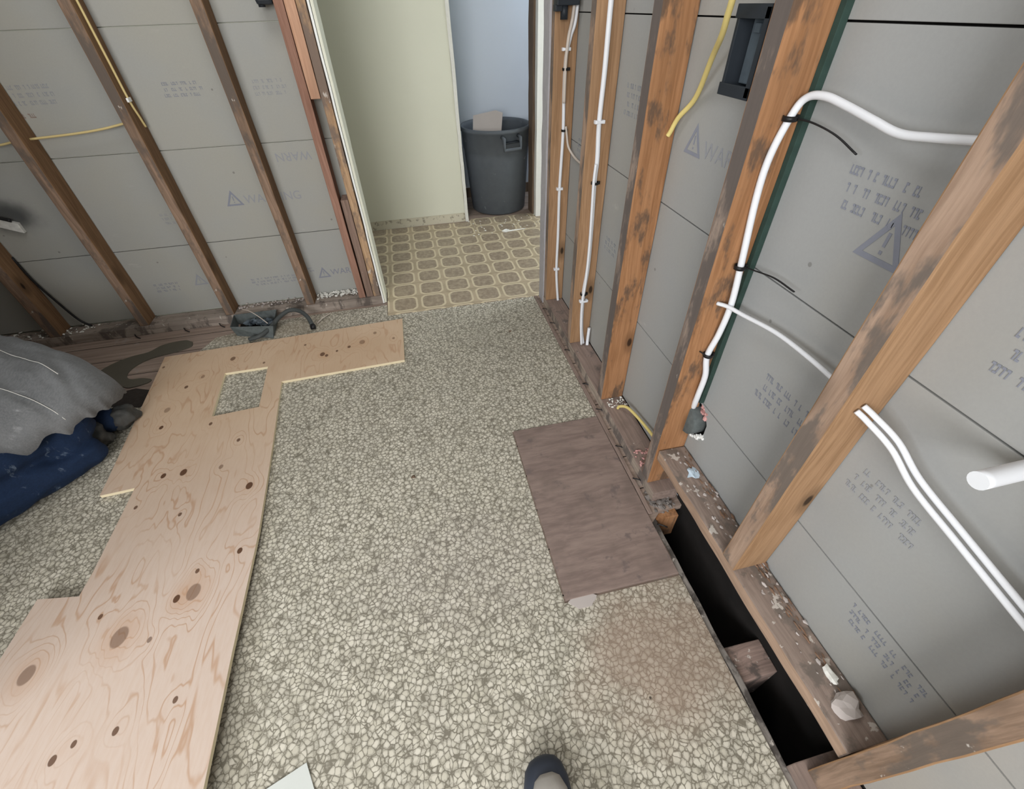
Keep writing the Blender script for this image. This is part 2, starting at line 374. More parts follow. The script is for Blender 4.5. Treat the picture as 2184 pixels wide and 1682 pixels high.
def tube(bm, pts, r, seg=10, k=8, smooth=True, flat=1.0, mi=0, upv=None):
    C = crom(pts, k) if smooth else [Vector(p) for p in pts]
    n = len(C); rs = r if isinstance(r, (list, tuple)) else None; rings = []
    up = Vector(upv) if upv else Vector((.31, .17, .93)); prev = None
    for i, c in enumerate(C):
        t = (C[min(i+1, n-1)]-C[max(i-1, 0)]).normalized()
        a = t.cross(up) if prev is None else prev - t*prev.dot(t)
        if a.length < 1e-5: a = t.orthogonal()
        a.normalize(); prev = a; b = t.cross(a)
        rr = (rs[0]+(rs[-1]-rs[0])*i/(n-1)) if rs and len(rs) == 2 else (rs[min(i, len(rs)-1)] if rs else r)
        rings.append([bm.verts.new(c+a*math.cos(2*math.pi*j/seg)*rr+b*math.sin(2*math.pi*j/seg)*rr*flat) for j in range(seg)])
    for i in range(n-1):
        for j in range(seg):
            f = bm.faces.new((rings[i][j], rings[i][(j+1) % seg], rings[i+1][(j+1) % seg], rings[i+1][j])); f.material_index = mi; f.smooth = True
    for rg in (rings[0], rings[-1]):
        f = bm.faces.new(rg); f.material_index = mi
def lathe(bm, prof, c=(0, 0, 0), seg=40, axis='z', mi=0, cap=True):
    rings = []
    for r, h in prof:
        ring = []
        for j in range(seg):
            a = 2*math.pi*j/seg
            p = (r*math.cos(a), r*math.sin(a), h) if axis == 'z' else (h, r*math.cos(a), r*math.sin(a))
            ring.append(bm.verts.new(Vector(c)+Vector(p)))
        rings.append(ring)
    for i in range(len(rings)-1):
        for j in range(seg):
            f = bm.faces.new((rings[i][j], rings[i][(j+1) % seg], rings[i+1][(j+1) % seg], rings[i+1][j])); f.smooth = True; f.material_index = mi
    if cap:
        for rg in (rings[0], rings[-1]): bm.faces.new(rg).material_index = mi
def lump(bm, c, r, seed=0, squash=(1, 1, 1), rough=.35, sub=2):
    g = bmesh.ops.create_icosphere(bm, subdivisions=sub, radius=1)
    for v in g['verts']:
        d = 1+rough*noise.noise(v.co*1.4+Vector((seed*3.7, seed, seed*1.9)))*1.6
        v.co = Vector((v.co.x*squash[0], v.co.y*squash[1], v.co.z*squash[2]))*r*d+Vector(c)
B = bmesh.new

def lumber(name, lo, hi, mats, front, label=None, cat=None, group=None, parent=None, amp=.0012, seed=0, axis=2, bev=.0025, cuts=14):
    bm = B(); box(bm, lo, hi, bev, 0, front, 1); rough_cut(bm, cuts, amp, seed, axis)
    o = fin(bm, name, mats, parent, org=((lo[0]+hi[0])/2, (lo[1]+hi[1])/2, lo[2]))
    if label: tag(o, label, cat, group)
    return o

# ------------------------------------------------------------------ structure
CEIL = 2.44
def wallbox(name, lo, hi, mat):
    bm = B(); box(bm, lo, hi); return struct(fin(bm, name, mat))
# floor: subfloor boards (L-shaped so the cut strip along the right wall stays open)
bm = B(); slab(bm, [(-3.1, -2.3), (.560, -2.3), (.560, .07), (.563, .2), (.558, .33), (.561, .44), (.566, .52), (.562, .63), (.60, .66), (.69, .67), (.69, 2.09), (2.5, 2.09), (2.5, 4.0), (-3.1, 4.0)], [], -.024, -.0035, 0, 0)
struct(fin(bm, 'floor_subfloor', 'subfloor'))
bm = B()
cov = [(.224, 1.112), (.224, .461), (.563, .459), (.563, 1.112)]
outer = [(-3.1, -2.3), (.561, -2.3), (.561, .457), (.220, .457), (.220, 1.114), (.561, 1.114), (.561, 2.088), (-.238, 2.088), (-.24, 2.2), (-.5, 2.205), (-.8, 2.19),
         (-.98, 2.13), (-1.09, 2.10), (-1.12, 2.03), (-1.16, 1.94), (-1.22, 1.72), (-1.26, 1.62), (-1.40, 1.66), (-1.7, 1.62), (-3.1, 1.60)]
slab(bm, outer, [], -.0033, 0, 0, 0); struct(fin(bm, 'floor', 'vinyl'))
bm = B(); slab(bm, [(-.236, 2.089), (.564, 2.087), (.70, 2.087), (2.5, 2.087), (2.5, 3.27), (.40, 3.33), (.37, 3.28), (-.35, 3.30), (-3.1, 3.30), (-3.1, 2.345), (-.236, 2.345)], [], -.0033, .003, 0, 0)
struct(fin(bm, 'floor_hall', 'tile'))

def courses(name, mat, axis, face, a, b, holes=None, sgn=1):
    """gypsum lath in 16 inch courses with open joints, front face at coordinate `face`"""
    zs = [.046, .39, .788, 1.186, 1.584, 1.982, 2.38]
    bm = B()
    for i in range(len(zs)-1):
        z0, z1 = zs[i]+.0015, zs[i+1]-.0015
        if holes and i == 0:
            t = B(); slab(t, [(a, z0), (b, z0), (b, z1), (a, z1)], holes, 0, .0095, 1, 0)
            for v in t.verts:
                u, zz, d = v.co; v.co = Vector((face+.0095-d, u, zz)) if axis == 'x' else Vector((u, face+.0095-d, zz))
            me = bpy.data.meshes.new('t'); t.to_mesh(me); bm.from_mesh(me); t.free(); bpy.data.meshes.remove(me); continue
        if axis == 'x': box(bm, (face, a, z0), (face+.0095, b, z1), .0012)
        else: box(bm, (a, face, z0), (b, face+.0095, z1), .0012)
    return struct(fin(bm, name, [mat, mat]))
hole = []
for j in range(22):
    a = 2*math.pi*j/22; r = .058+.006*noise.noise((j*1.7, 0, 0)); y = .748+r*math.cos(a); z = .326+r*math.sin(a)*.98
    if 1 < j < 8: z = min(z+.004, .383)
    hole.append((y, z))
WR = courses('wall_right', 'sheath', 'x', .682, -1.2, 2.075, [hole])
WB = courses('wall_back', 'sheath_b', 'y', 2.325, -3.1, -.262)
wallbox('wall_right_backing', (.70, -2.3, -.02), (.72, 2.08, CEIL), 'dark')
wallbox('wall_back_hall_side', (-3.1, 2.338, 0), (-.262, 2.352, CEIL), 'cream')
wallbox('wall_header', (-.262, 2.235, 2.05), (2.5, 2.345, CEIL), 'roomwall')
wallbox('wall_right_hall_side', (.70, 2.03, 0), (2.5, 2.085, CEIL), 'cream')
wallbox('wall_right_near', (.60, -2.3, 0), (.69, -1.2, CEIL), 'roomwall')
wallbox('ceiling', (-3.1, -2.3, CEIL), (2.5, 4.0, CEIL+.05), 'ceiling')
wallbox('wall_hall_right', (2.5, 2.03, 0), (2.55, 4.0, CEIL), 'bluewhite')
wallbox('wall_hall_left', (-3.15, 2.34, 0), (-3.1, 4.0, CEIL), 'cream')
# far hall wall with its dirty strip where a baseboard came off, and the closet beyond
bm = B(); box(bm, (-3.1, 3.30, .065), (.352, 3.40, CEIL)); rough_cut(bm, 4, .001, 3, 0); struct(fin(bm, 'wall_hall_far', 'cream'))
bm = B(); box(bm, (.352, 3.296, 0), (.374, 3.404, CEIL)); rough_cut(bm, 26, .0035, 8); struct(fin(bm, 'trim_1', 'plaster'))
bm = B(); box(bm, (-3.1, 3.303, -.003), (.352, 3.40, .068)); rough_cut(bm, 40, .0035, 5, 0); struct(fin(bm, 'baseboard_hall', 'cream_dirty'))
wallbox('wall_closet_back', (-.5, 3.84, 0), (2.5, 3.88, CEIL), 'bluewhite')
wallbox('wall_closet_left', (-.5, 3.40, 0), (-.46, 3.84, CEIL), 'bluewhite')
bm = B(); box(bm, (.0, 3.826, 0), (2.4, 3.84, .075)); struct(fin(bm, 'baseboard_closet', 'trim_brown'))
bm = B(); box(bm, (.868, 3.302, 0), (1.02, 3.42, CEIL), .002); rough_cut(bm, 26, .003, 4); struct(fin(bm, 'trim_2', 'trim_brown'))
bm = B(); box(bm, (.882, 3.245, 0), (2.5, 3.30, CEIL), .001); rough_cut(bm, 26, .003, 6); struct(fin(bm, 'wall_hall_far_right', 'plaster_white'))
# closet floor: dark bare boards
bm = B(); box(bm, (-.46, 3.29, -.0034), (2.5, 3.84, .001)); struct(fin(bm, 'floor_closet', 'subfloor'))
# unseen room: left wall and front wall with window openings
wallbox('wall_left_low', (-2.75, -2.3, 0), (-2.70, 2.33, 1.0), 'darkwall'); wallbox('wall_left_high', (-2.75, -2.3, 2.2), (-2.70, 2.33, CEIL), 'darkwall')
wallbox('wall_left_rear', (-2.75, .1, 1.0), (-2.70, 2.33, 2.2), 'darkwall'); wallbox('wall_left_front', (-2.75, -2.3, 1.0), (-2.70, -1.2, 2.2), 'darkwall')
wallbox('shade_partition', (-2.75, .36, 0), (-1.36, .44, CEIL), 'darkwall')  # unseen partition added to shade the back-left corner
wallbox('wall_front_low', (-3.1, -2.3, 0), (.6, -2.25, .95), 'roomwall'); wallbox('wall_front_high', (-3.1, -2.3, 2.25), (.6, -2.25, CEIL), 'roomwall')
wallbox('wall_front_left', (-3.1, -2.3, .95), (-1.95, -2.25, 2.25), 'roomwall'); wallbox('wall_front_right', (-.15, -2.3, .95), (.6, -2.25, 2.25), 'roomwall')
# crawl space
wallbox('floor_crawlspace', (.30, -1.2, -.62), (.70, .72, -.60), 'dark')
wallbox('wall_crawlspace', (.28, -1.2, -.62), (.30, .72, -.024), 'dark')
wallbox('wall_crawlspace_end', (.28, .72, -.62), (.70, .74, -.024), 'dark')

# ------------------------------------------------------------------ bottom plates
lumber('bottom_plate', (.593, .70, -.0035), (.680, 2.07, .045), ['plate', 'lip'], (-1, 0, 0), 'long dull brown bottom plate on the floor under the far studs of the right wall', 'plate', axis=1, seed=3, amp=.0022, cuts=40)
lumber('bottom_plate', (.596, .0125, .168), (.678, .742, .207), ['plate_near', 'plate_cut'], (-1, 0, 0), 'raised bottom plate strewn with debris, spanning over the dark floor opening', 'plate', axis=1, seed=11, amp=.003, cuts=40)
lumber('bottom_plate', (-3.05, 2.228, -.0035), (-.245, 2.322, .045), ['plate_x', 'plate_x'], (0, -1, 0), 'dusty grey-brown bottom plate along the foot of the back wall', 'plate', axis=0, seed=5, amp=.0028, cuts=60)
lumber('bottom_plate', (.575, -1.1, -.0035), (.68, .028, .0405), ['plate', 'plate_cut'], (0, 1, 0), 'low plate end under the nearest stud in the bottom right corner', 'plate', axis=1, seed=9, cuts=20)
lumber('sill_beam', (.684, -1.1, -.60), (.699, .70, .155), ['dark', 'dark'], (-1, 0, 0), 'beam painted shade-black deep in the floor opening under the raised plate', 'beam', axis=1, seed=2)  # near-black colour paints the shade under the raised plate
# strip of wood and dirt between the vinyl and the plate
lumber('floor_edge_strip', (.563, .66, -.0035), (.5775, 2.085, .004), ['plate', 'plate'], (-1, 0, 0), 'thin worn wooden strip between vinyl floor and the right bottom plate', 'strip', axis=1, seed=21, amp=.0016, cuts=60)
lumber('floor_edge_strip', (.5635, -.3, -.034), (.580, .66, -.006), ['edge_grey', 'edge_grey'], (-1, 0, 0), 'ragged grey floor edge along the dark opening', 'strip', axis=1, seed=23, amp=.0075, cuts=60)
lumber('floor_joist', (.45, .188, -.19), (.6825, .264, -.016), ['joist', 'joist'], (0, -1, 0), 'chipped joist end crossing the dark floor opening', 'joist', axis=0, seed=6, amp=.004)
lumber('floor_block', (.576, .64, -.12), (.66, .672, -.010), ['stud_orange', 'stud_orange'], (0, -1, 0), 'orange-brown wood block in the opening below the far stud', 'block', seed=6)

# ------------------------------------------------------------------ studs of the right wall
G1 = 'studs of the right wall'; TOP = CEIL-.004
lumber('wall_stud', (.592, 1.950, .0455), (.680, 1.992, TOP), ['stud', 'stud_front'], (-1, 0, 0), 'farthest stud of the right wall, beside the doorway, with a thin white cable', 'stud', G1, seed=1)
lumber('wall_stud', (.592, 1.549, .0455), (.680, 1.593, TOP), ['stud', 'stud_front'], (-1, 0, 0), 'second stud from the doorway on the right wall, doubled white cable stapled to it', 'stud', G1, seed=2)
lumber('wall_stud', (.592, 1.154, .0455), (.680, 1.200, TOP), ['stud_orange', 'stud_grimy'], (-1, 0, 0), 'third stud from the doorway on the right wall, yellow cable going into it', 'stud', G1, seed=3)
lumber('wall_stud', (.590, .744, .0455), (.680, .788, TOP), ['stud_orange', 'stud_grimy'], (-1, 0, 0), 'grimy stud with thick white cable strapped on, beside the black electrical box', 'stud', G1, seed=4)
lumber('wall_stud', (.592, .360, .2075), (.680, .404, TOP), ['stud', 'stud_front'], (-1, 0, 0), 'large pale stud standing on the raised plate with two cables leaving its side', 'stud', G1, seed=5)
lumber('wall_stud', (.592, -.027, .041), (.680, .012, TOP), ['stud', 'stud_old_front'], (-1, 0, 0), 'chipped nearest stud crossing the bottom right corner', 'stud', G1, seed=6, amp=.003, cuts=40)
lumber('furring_strip', (.668, .731, .395), (.6815, .7435, 1.9), ['green', 'green'], (0, -1, 0), 'dark green painted strip behind the thick white cable', 'strip', seed=2, bev=.001)
# ------------------------------------------------------------------ studs of the back wall
G2 = 'studs of the back wall'
for i, (x, m, l) in enumerate([(-1.862, 'stud_old', 'dark leftmost stud of the back wall, behind the kneeling person'),
                               (-1.458, 'stud_old', 'brown back wall stud crossed by a thin pale string cable'),
                               (-1.052, 'stud_old', 'back wall stud with pale cable down its side, above the metal duct boot'),
                               (-.650, 'stud_old', 'narrow grimy back wall stud nearest the doorway framing')]):
    lumber('wall_stud', (x, 2.233, .0455), (x+(.050 if i == 0 else .040), 2.322, TOP), [m, 'stud_old_front'], (0, -1, 0), l, 'stud', G2, seed=20+i, amp=.002)
lumber('king_stud', (-.378, 2.233, .0455), (-.344, 2.322, TOP), ['red_lumber', 'red_lumber'], (0, -1, 0), 'full height reddish stud left of the doorway', 'stud', seed=31)
lumber('short_stud', (-.3415, 2.233, .945), (-.303, 2.31, TOP), ['pink_lumber', 'pink_lumber'], (0, -1, 0), 'short pale pink board ending partway down beside the reddish stud', 'stud', seed=32, amp=.0006)
lumber('packing_block', (-.337, 2.236, .0455), (-.303, 2.322, .55), ['mauve_block', 'mauve_block'], (0, -1, 0), 'low mauve-brown block standing on the plate between two studs by the doorway', 'block', seed=33)
lumber('jack_stud', (-.3005, 2.233, .0455), (-.2665, 2.322, 2.04), ['jack', 'jack'], (0, -1, 0), 'knotty plaster-smeared stud against the left door edge', 'stud', seed=34, amp=.002)
# plastered door edge
bm = B(); box(bm, (-.260, 2.222, .004), (-.252, 2.345, 2.05)); rough_cut(bm, 60, .0022, 4); eo = struct(fin(bm, 'trim_3', 'plaster_white'))
bm = B(); box(bm, (-.2505, 2.228, .004), (-.240, 2.352, 2.05)); rough_cut(bm, 40, .0012, 9); struct(fin(bm, 'trim_4', 'cream'))
# right door edge: torn wallboard end
bm = B(); box(bm, (.588, 2.000, .004), (.602, 2.078, 1.9)); rough_cut(bm, 60, .0035, 12); struct(fin(bm, 'trim_5', plain('grey_plaster', srgb(176, 174, 178), .9, var=.15, scale=50)))
bm = B(); box(bm, (.604, 2.000, .046), (.69, 2.029, 2.3)); rough_cut(bm, 30, .002, 13); struct(fin(bm, 'trim_6', 'trim_brown'))

# ------------------------------------------------------------------ plywood sheet
def lift(x, y): return .004+.042*max(0, min(1, (1.25-y)/1.1))**1.3*(1 if y < 1.25 else 0)
out = [(-1.274, 1.967), (-.162, 2.02), (-.164, 1.659), (-.697, 1.637), (-.638, .867), (-.627, .517), (-.615, .259), (-.60, -.35), (-1.22, -.35), (-1.20, .40), (-1.199, .79), (-1.088, .772),
       (-1.0865, .84), (-1.083, .772), (-1.098, 1.155), (-1.203, 1.148)]
def dens(p, n=8):
    r = []
    for i in range(len(p)):
        a, b = Vector(p[i]), Vector(p[(i+1) % len(p)]); k = max(1, int((b-a).length/.09))
        r += [tuple(a.lerp(b, j/k)) for j in range(k)]
    return r
bm = B()
slab(bm, dens(out), [dens([(-.959, 1.762), (-.776, 1.764), (-.761, 1.488), (-.937, 1.474)])], 0, .012, 1, 0)
for yy in [(-.3+i*.09) for i in range(18)]:
    bmesh.ops.bisect_plane(bm, geom=bm.verts[:]+bm.edges[:]+bm.faces[:], plane_co=(0, yy, 0), plane_no=(0, 1, 0))
for v in bm.verts: v.co.z += lift(v.co.x, v.co.y)-.0035
tag(fin(bm, 'plywood_sheet', ['ply', 'ply_edge']), 'large pale L-shaped plywood sheet with a rectangular cutout lying on the floor', 'plywood')
# floor patch board
bm = B(); box(bm, (.2245, .463, -.0034), (.560, 1.110, .0045), .0012); rough_cut(bm, 10, .0008, 3, 1)
tag(fin(bm, 'patch_board', ['cover'], org=(.39, .79, 0)), 'dark reddish-brown rectangular board set into the vinyl floor by the right wall', 'board')
bm = B(); slab(bm, [(.226+.035*math.cos(a)*(1+.3*math.sin(3*a))+.045, .449+.020*math.sin(a)*(1+.25*math.cos(2*a))) for a in [i*.35 for i in range(18)]], [], .0002, .0022, 0, 0)
tag(fin(bm, 'torn_vinyl_patch', 'card'), 'small torn grey patch on the floor at the near edge of the dark board', 'patch')
# filler on the bare subfloor
fp = [(-1.195, 2.09), (-1.24, 2.115), (-1.33, 2.10), (-1.38, 2.05), (-1.45, 2.03), (-1.52, 1.98), (-1.56, 1.90), (-1.53, 1.80), (-1.44, 1.755), (-1.40, 1.79), (-1.36, 1.775), (-1.30, 1.79), (-1.285, 1.815), (-1.33, 1.835), (-1.38, 1.84), (-1.41, 1.88), (-1.40, 1.94), (-1.35, 1.99), (-1.25, 2.02), (-1.19, 2.05)]
bm = B(); slab(bm, [tuple(v.xy) for v in crom([(x, y, 0) for x, y in fp+[fp[0]]], 4)][:-1], [], -.0034, .0015, 0, 0)
stuff(fin(bm, 'patching_compound', 'filler'), 'dark grey-green smear of patching compound on the bare boards by the back wall', 'filler')
bm = B(); slab(bm, [(-1.62, 1.60), (-1.2, 1.63), (-1.225, 1.72), (-1.33, 1.765), (-1.45, 1.74), (-1.56, 1.77), (-1.66, 1.70)], [], -.0034, -.0005, 0, 0)
tag(fin(bm, 'dark_floor_patch', plain('dark_patch', (.035, .028, .024), .8, var=.5, scale=60)), 'flat dark patch between the kneeling person and the plywood', 'scrap')  # thin near-black sheet filling a dark void in the bare floor

# ------------------------------------------------------------------ printed marks on the lath
from math import radians
def text(txt, size, parent, mat, loc, rot, name='printed_text', sx=1):
    cu = bpy.data.curves.new(name, 'FONT'); cu.body = txt; cu.size = size; cu.extrude = .0002
    o = bpy.data.objects.new(name, cu); COL.objects.link(o); bpy.context.view_layer.update()
    me = bpy.data.meshes.new_from_object(o.evaluated_get(bpy.context.evaluated_depsgraph_get())); bpy.data.objects.remove(o)
    p = link(name, me, mat, parent); p.location = loc; p.rotation_euler = rot; p.scale = (sx, 1, 1); return p
RX = (math.pi/2, 0, -math.pi/2)      # readable on the right wall
RB = (math.pi/2, 0, 0)
def tri(bm, s, w):
    pts = [(-s/2, 0), (s/2, 0), (0, s*.9)]; inn = [(-s/2+w*1.7, w), (s/2-w*1.7, w), (0, s*.9-w*2.2)]
    slab(bm, pts, [inn], 0, .0004, 0, 0)
def mark_tri(parent, loc, rot, s, mat):
    bm = B(); tri(bm, s, s*.10); box(bm, (-s*.03, s*.3, 0), (s*.03, s*.55, .0004)); box(bm, (-s*.03, s*.17, 0), (s*.03, s*.23, .0004))
    o = fin(bm, 'printed_triangle', mat, parent); o.location = loc; o.rotation_euler = rot
def mark_lines(parent, loc, rot, wd, rows, hgt, mat, seed=0):
    rnd = random.Random(seed); bm = B()
    for r in range(rows):
        x = rnd.uniform(0, .02)
        while x < wd*(1-.1*rnd.random()):
            l = rnd.uniform(.006, .03); y = -r*hgt*1.9
            for q in range(max(1, int(l/.006))):
                xx = x+q*.006; t = rnd.random()
                box(bm, (xx, y, 0), (xx+.0042, y+hgt*.22, .0006)) if t < .6 else None
                box(bm, (xx, y+hgt*.75, 0), (xx+.0042, y+hgt, .0006)) if t > .3 else None
                box(bm, (xx+(.0028 if t > .5 else 0), y, 0), (xx+(.0042 if t > .5 else .0014), y+hgt, .0004))
            x += l+rnd.uniform(.004, .009)
    o = fin(bm, 'printed_lines', mat, parent); o.location = loc; o.rotation_euler = rot
xr = .6816; yb = 2.3246
mark_lines(WR, (xr, .615, 1.005), RX, .13, 3, .013, 'ink', 1)
mark_tri(WR, (xr, .500, .905), RX, .085, 'ink')
mark_lines(WR, (xr, .900, 1.015), RX, .02, 2, .01, 'ink_light', 3)
mark_tri(WR, (xr, 1.06, .93), RX, .075, 'ink')
text('WARNING', .050, WR, 'ink_light', (xr, 1.015, .935), RX)
mark_lines(WR, (xr, 1.48, 1.02), RX, .16, 4, .012, 'ink_light', 4)
mark_lines(WR, (xr, .60, .60), RX, .16, 3, .014, 'ink', 5)
mark_lines(WR, (xr, .34, .60), RX, .12, 3, .012, 'ink_light', 6)
mark_lines(WR, (xr, .30, .93), RX, .16, 4, .013, 'ink', 7)
mark_lines(WR, (xr, .20, .36), RX, .17, 3, .010, 'ink', 8)
mark_lines(WR, (xr, 1.50, .55), RX, .10, 3, .010, 'ink_light', 9)
mark_lines(WR, (xr, 1.88, .80), RX, .14, 4, .010, 'ink_light', 10)
mark_lines(WB, (-.900, yb, 1.008), RB, .14, 3, .010, 'ink', 11)
mark_lines(WB, (-1.42, yb, 1.02), RB, .15, 3, .013, 'ink_light', 12)
mark_lines(WB, (-1.46, yb, .93), RB, .07, 1, .014, plain('red_brown_ink', srgb(140, 118, 108), .9), 13)
mark_tri(WB, (-.815, yb, .545), RB, .075, 'ink'); text('WARNING', .052, WB, 'ink_light', (-.77, yb, .55), RB)
text('WARN', .05, WB, 'ink_light', (-.42, yb, .745), (math.pi/2, math.pi, 0))
mark_tri(WB, (-.535, yb, .145), RB, .065, 'ink'); text('WARN', .045, WB, 'ink', (-.50, yb, .155), RB)
mark_lines(WB, (-.90, yb, .175), RB, .22, 3, .008, 'ink', 14); mark_lines(WB, (-.66, yb, .20), RB, .07, 2, .008, 'ink', 15)
mark_lines(WB, (-1.35, yb, .205), RB, .12, 3, .009, 'ink', 16); mark_tri(WB, (-1.13, yb, .185), RB, .065, 'ink_light')
mark_lines(WB, (-.57, yb, 1.00), RB, .14, 3, .011, 'ink_light', 17)
mark_lines(WB, (-1.15, yb, .53), RB, .10, 3, .010, 'ink_light', 18)

# ------------------------------------------------------------------ cables
def cable(name, pts, r, mat, label, cat='cable', flat=1, group=None, seg=10):
    bm = B(); tube(bm, pts, r, seg, 8, True, flat); return tag(fin(bm, name, mat), label, cat, group)
cA = cable('electrical_cable', [(.672, 1.938, 2.43), (.673, 1.938, 1.5), (.668, 1.938, 1.20), (.650, 1.940, 1.12), (.637, 1.942, 1.06), (.636, 1.943, .95), (.640, 1.943, .81), (.636, 1.943, .60), (.639, 1.943, .40), (.640, 1.943, .21), (.652, 1.938, .06), (.655, 1.936, .046)], .0065, 'white', 'thin white cable running down the farthest stud to the plate')
cable('electrical_cable', [(.652, 1.930, 2.43), (.655, 1.930, 1.5), (.655, 1.93, 1.22), (.640, 1.931, 1.12), (.634, 1.932, 1.05), (.633, 1.930, .99), (.634, 1.9305, .92)], .006, 'white_old', 'dusty off-white cable joining the thin white one near the top of the farthest stud')
cable('electrical_cable', [(.647, 1.932, .84), (.652, 1.93, .81), (.660, 1.92, .765), (.674, 1.86, .735), (.675, 1.75, .735), (.670, 1.62, .745), (.665, 1.594, .75)], .0045, 'white_old', 'short thin cable branching from the farthest stud to the next stud')
cable('electrical_cable', [(.630, 1.541, 2.43), (.630, 1.541, 1.6), (.630, 1.541, 1.216), (.631, 1.541, 1.057), (.629, 1.541, .923), (.635, 1.541, .812), (.633, 1.541, .737), (.638, 1.541, .587), (.640, 1.541, .42), (.632, 1.541, .30), (.634, 1.541, .18), (.640, 1.538, .10), (.648, 1.530, .050)], .0078, 'white', 'thick white cable stapled down the second stud from the doorway')
cable('electrical_cable', [(.626, 1.527, .80), (.624, 1.526, .74), (.627, 1.526, .65), (.632, 1.526, .5), (.630, 1.526, .35), (.624, 1.525, .27), (.629, 1.5235, .14), (.636, 1.518, .052)], .005, 'white', 'second white cable alongside the lower part of the thick one')
cable('cable_stub', [(.662, 1.512, .048), (.666, 1.523, .07), (.671, 1.531, .128)], .007, 'white', 'short cut cable stub standing up from the plate beside the thick cable', 'cable')
cD = cable('electrical_cable', [(.650, .432, 1.088), (.650, .492, 1.080), (.650, .538, 1.076), (.652, .587, 1.083), (.655, .644, 1.092), (.655, .69, 1.098), (.652, .722, 1.093), (.645, .734, 1.07), (.630, .736, 1.006), (.631, .736, .934),
    (.641, .728, .81), (.650, .725, .709), (.648, .728, .629), (.641, .733, .562), (.652, .729, .50), (.655, .733, .43), (.662, .742, .385), (.672, .752, .358), (.70, .752, .35)], (.0054, .0080), 'white', 'thick white cable strapped to the grimy stud, bent across to the large pale stud')
cable('electrical_cable', [(.628, .743, .705), (.640, .72, .707), (.65, .68, .708), (.655, .589, .722), (.652, .502, .728), (.648, .435, .729), (.645, .407, .730)], .0045, 'white', 'slim white cable from a hole in the grimy stud to the large pale stud')
cable('electrical_cable', [(.628, .358, .742), (.635, .34, .735), (.65, .30, .716), (.652, .249, .690), (.652, .174, .672), (.648, .081, .655), (.645, .014, .645)], .0046, 'white', 'upper cable of the white pair leaving the large pale stud', group='white cable pair')
cable('electrical_cable', [(.620, .358, .733), (.628, .34, .725), (.643, .297, .704), (.645, .245, .677), (.645, .170, .660), (.641, .078, .644), (.638, .014, .634)], .0046, 'white', 'lower cable of the white pair leaving the large pale stud', group='white cable pair')
cable('conduit_stub', [(.597, .186, .786), (.681, .186, .786)], .0115, 'white', 'thick white conduit stub poking out of the lath at the right edge', 'conduit', seg=18)
cable('electrical_cable', [(.661, 1.152, .955), (.664, 1.148, .965), (.668, 1.13, .998), (.672, 1.08, 1.045), (.640, 1.00, 1.125), (.605, .93, 1.165), (.582, .89, 1.20), (.57, .86, 1.24), (.574, .80, 1.36), (.583, .768, 1.55), (.583, .766, 2.0), (.583, .766, 2.43)], .0058, 'yellow', 'yellow cable arching down into the third stud from the doorway')
cable('electrical_cable', [(.634, 1.092, .047), (.638, 1.086, .062), (.652, 1.05, .084), (.660, .96, .10), (.66, .87, .115), (.66, .79, .12)], .0055, 'yellow', 'short yellow cable low down between the third and fourth right wall studs')
cable('string_cable', [(-1.816, 2.275, .845), (-1.56, 2.28, .853), (-1.459, 2.28, .867)], .004, 'cream_cable', 'pale string cable at the left edge, left of the crossed stud')
cable('string_cable', [(-1.417, 2.28, .868), (-1.257, 2.28, .876), (-1.15, 2.28, .886), (-1.053, 2.28, .902)], .0042, 'cream_cable', 'pale string cable sagging between two back wall studs')
cable('string_cable', [(-1.008, 2.268, 2.43), (-1.008, 2.268, 1.5), (-1.008, 2.268, 1.26), (-1.008, 2.270, 1.10), (-1.008, 2.272, .976), (-1.008, 2.288, .915), (-1.009, 2.30, .88)], .0042, 'cream_cable', 'pale yellowish cable running down the side of a back wall stud')
cable('black_wire', [(-1.812, 2.315, .42), (-1.80, 2.31, .30), (-1.77, 2.305, .18), (-1.74, 2.30, .09), (-1.70, 2.29, .052)], .005, 'black', 'black wire coming down beside the leftmost stud onto the plate', 'wire')
# straps, staples
def ring(name, c, r, mat, label, cat, group, tail=None, h=.004, axis=(0, 0, 1)):
    bm = B(); lathe(bm, [(r, -h), (r+.0018, -h), (r+.0018, h), (r, h)], (0, 0, 0), 18, cap=False)
    q = Vector((0, 0, 1)).rotation_difference(Vector(axis)); bmesh.ops.rotate(bm, verts=bm.verts[:], matrix=q.to_matrix()); bmesh.ops.translate(bm, verts=bm.verts[:], vec=Vector(c))
    box(bm, (c[0]+r-.002, c[1]-.004, c[2]-.005), (c[0]+r+.006, c[1]+.004, c[2]+.005), .001)
    if tail: tube(bm, tail, .0032, 6, 6, True, .5)
    return tag(fin(bm, name, mat), label, cat, group)
ring('cable_tie', (.643, .735, 1.062), .0100, 'black', 'black zip tie with a long tail near the bend of the thick white cable', 'cable tie', 'long tailed zip ties', [(.652, .733, 1.062), (.66, .70, 1.06), (.662, .648, 1.052), (.664, .60, 1.036)])
ring('cable_tie', (.641, .7278, .797), .0100, 'black', 'black zip tie with a long tail halfway down the thick white cable', 'cable tie', 'long tailed zip ties', [(.650, .727, .797), (.656, .70, .80), (.66, .65, .808), (.66, .595, .808)])
ring('cable_tie', (.642, .7326, .565), .0100, 'black', 'black zip tie cut short low on the thick white cable', 'cable tie', None, [(.634, .733, .566), (.622, .741, .573)])
ring('cable_tie', (.636, 1.938, 1.026), .0110, 'black', 'upper black zip tie on the farthest stud cable', 'cable tie', None)
ring('cable_tie', (.642, 1.940, .825), .0095, 'black', 'lower black zip tie on the farthest stud cable, at the branch', 'cable tie', None)
ring('cable_tie', (.633, 1.537, .737), .0120, 'black', 'upper black zip tie on the second stud from the doorway', 'cable tie', None)
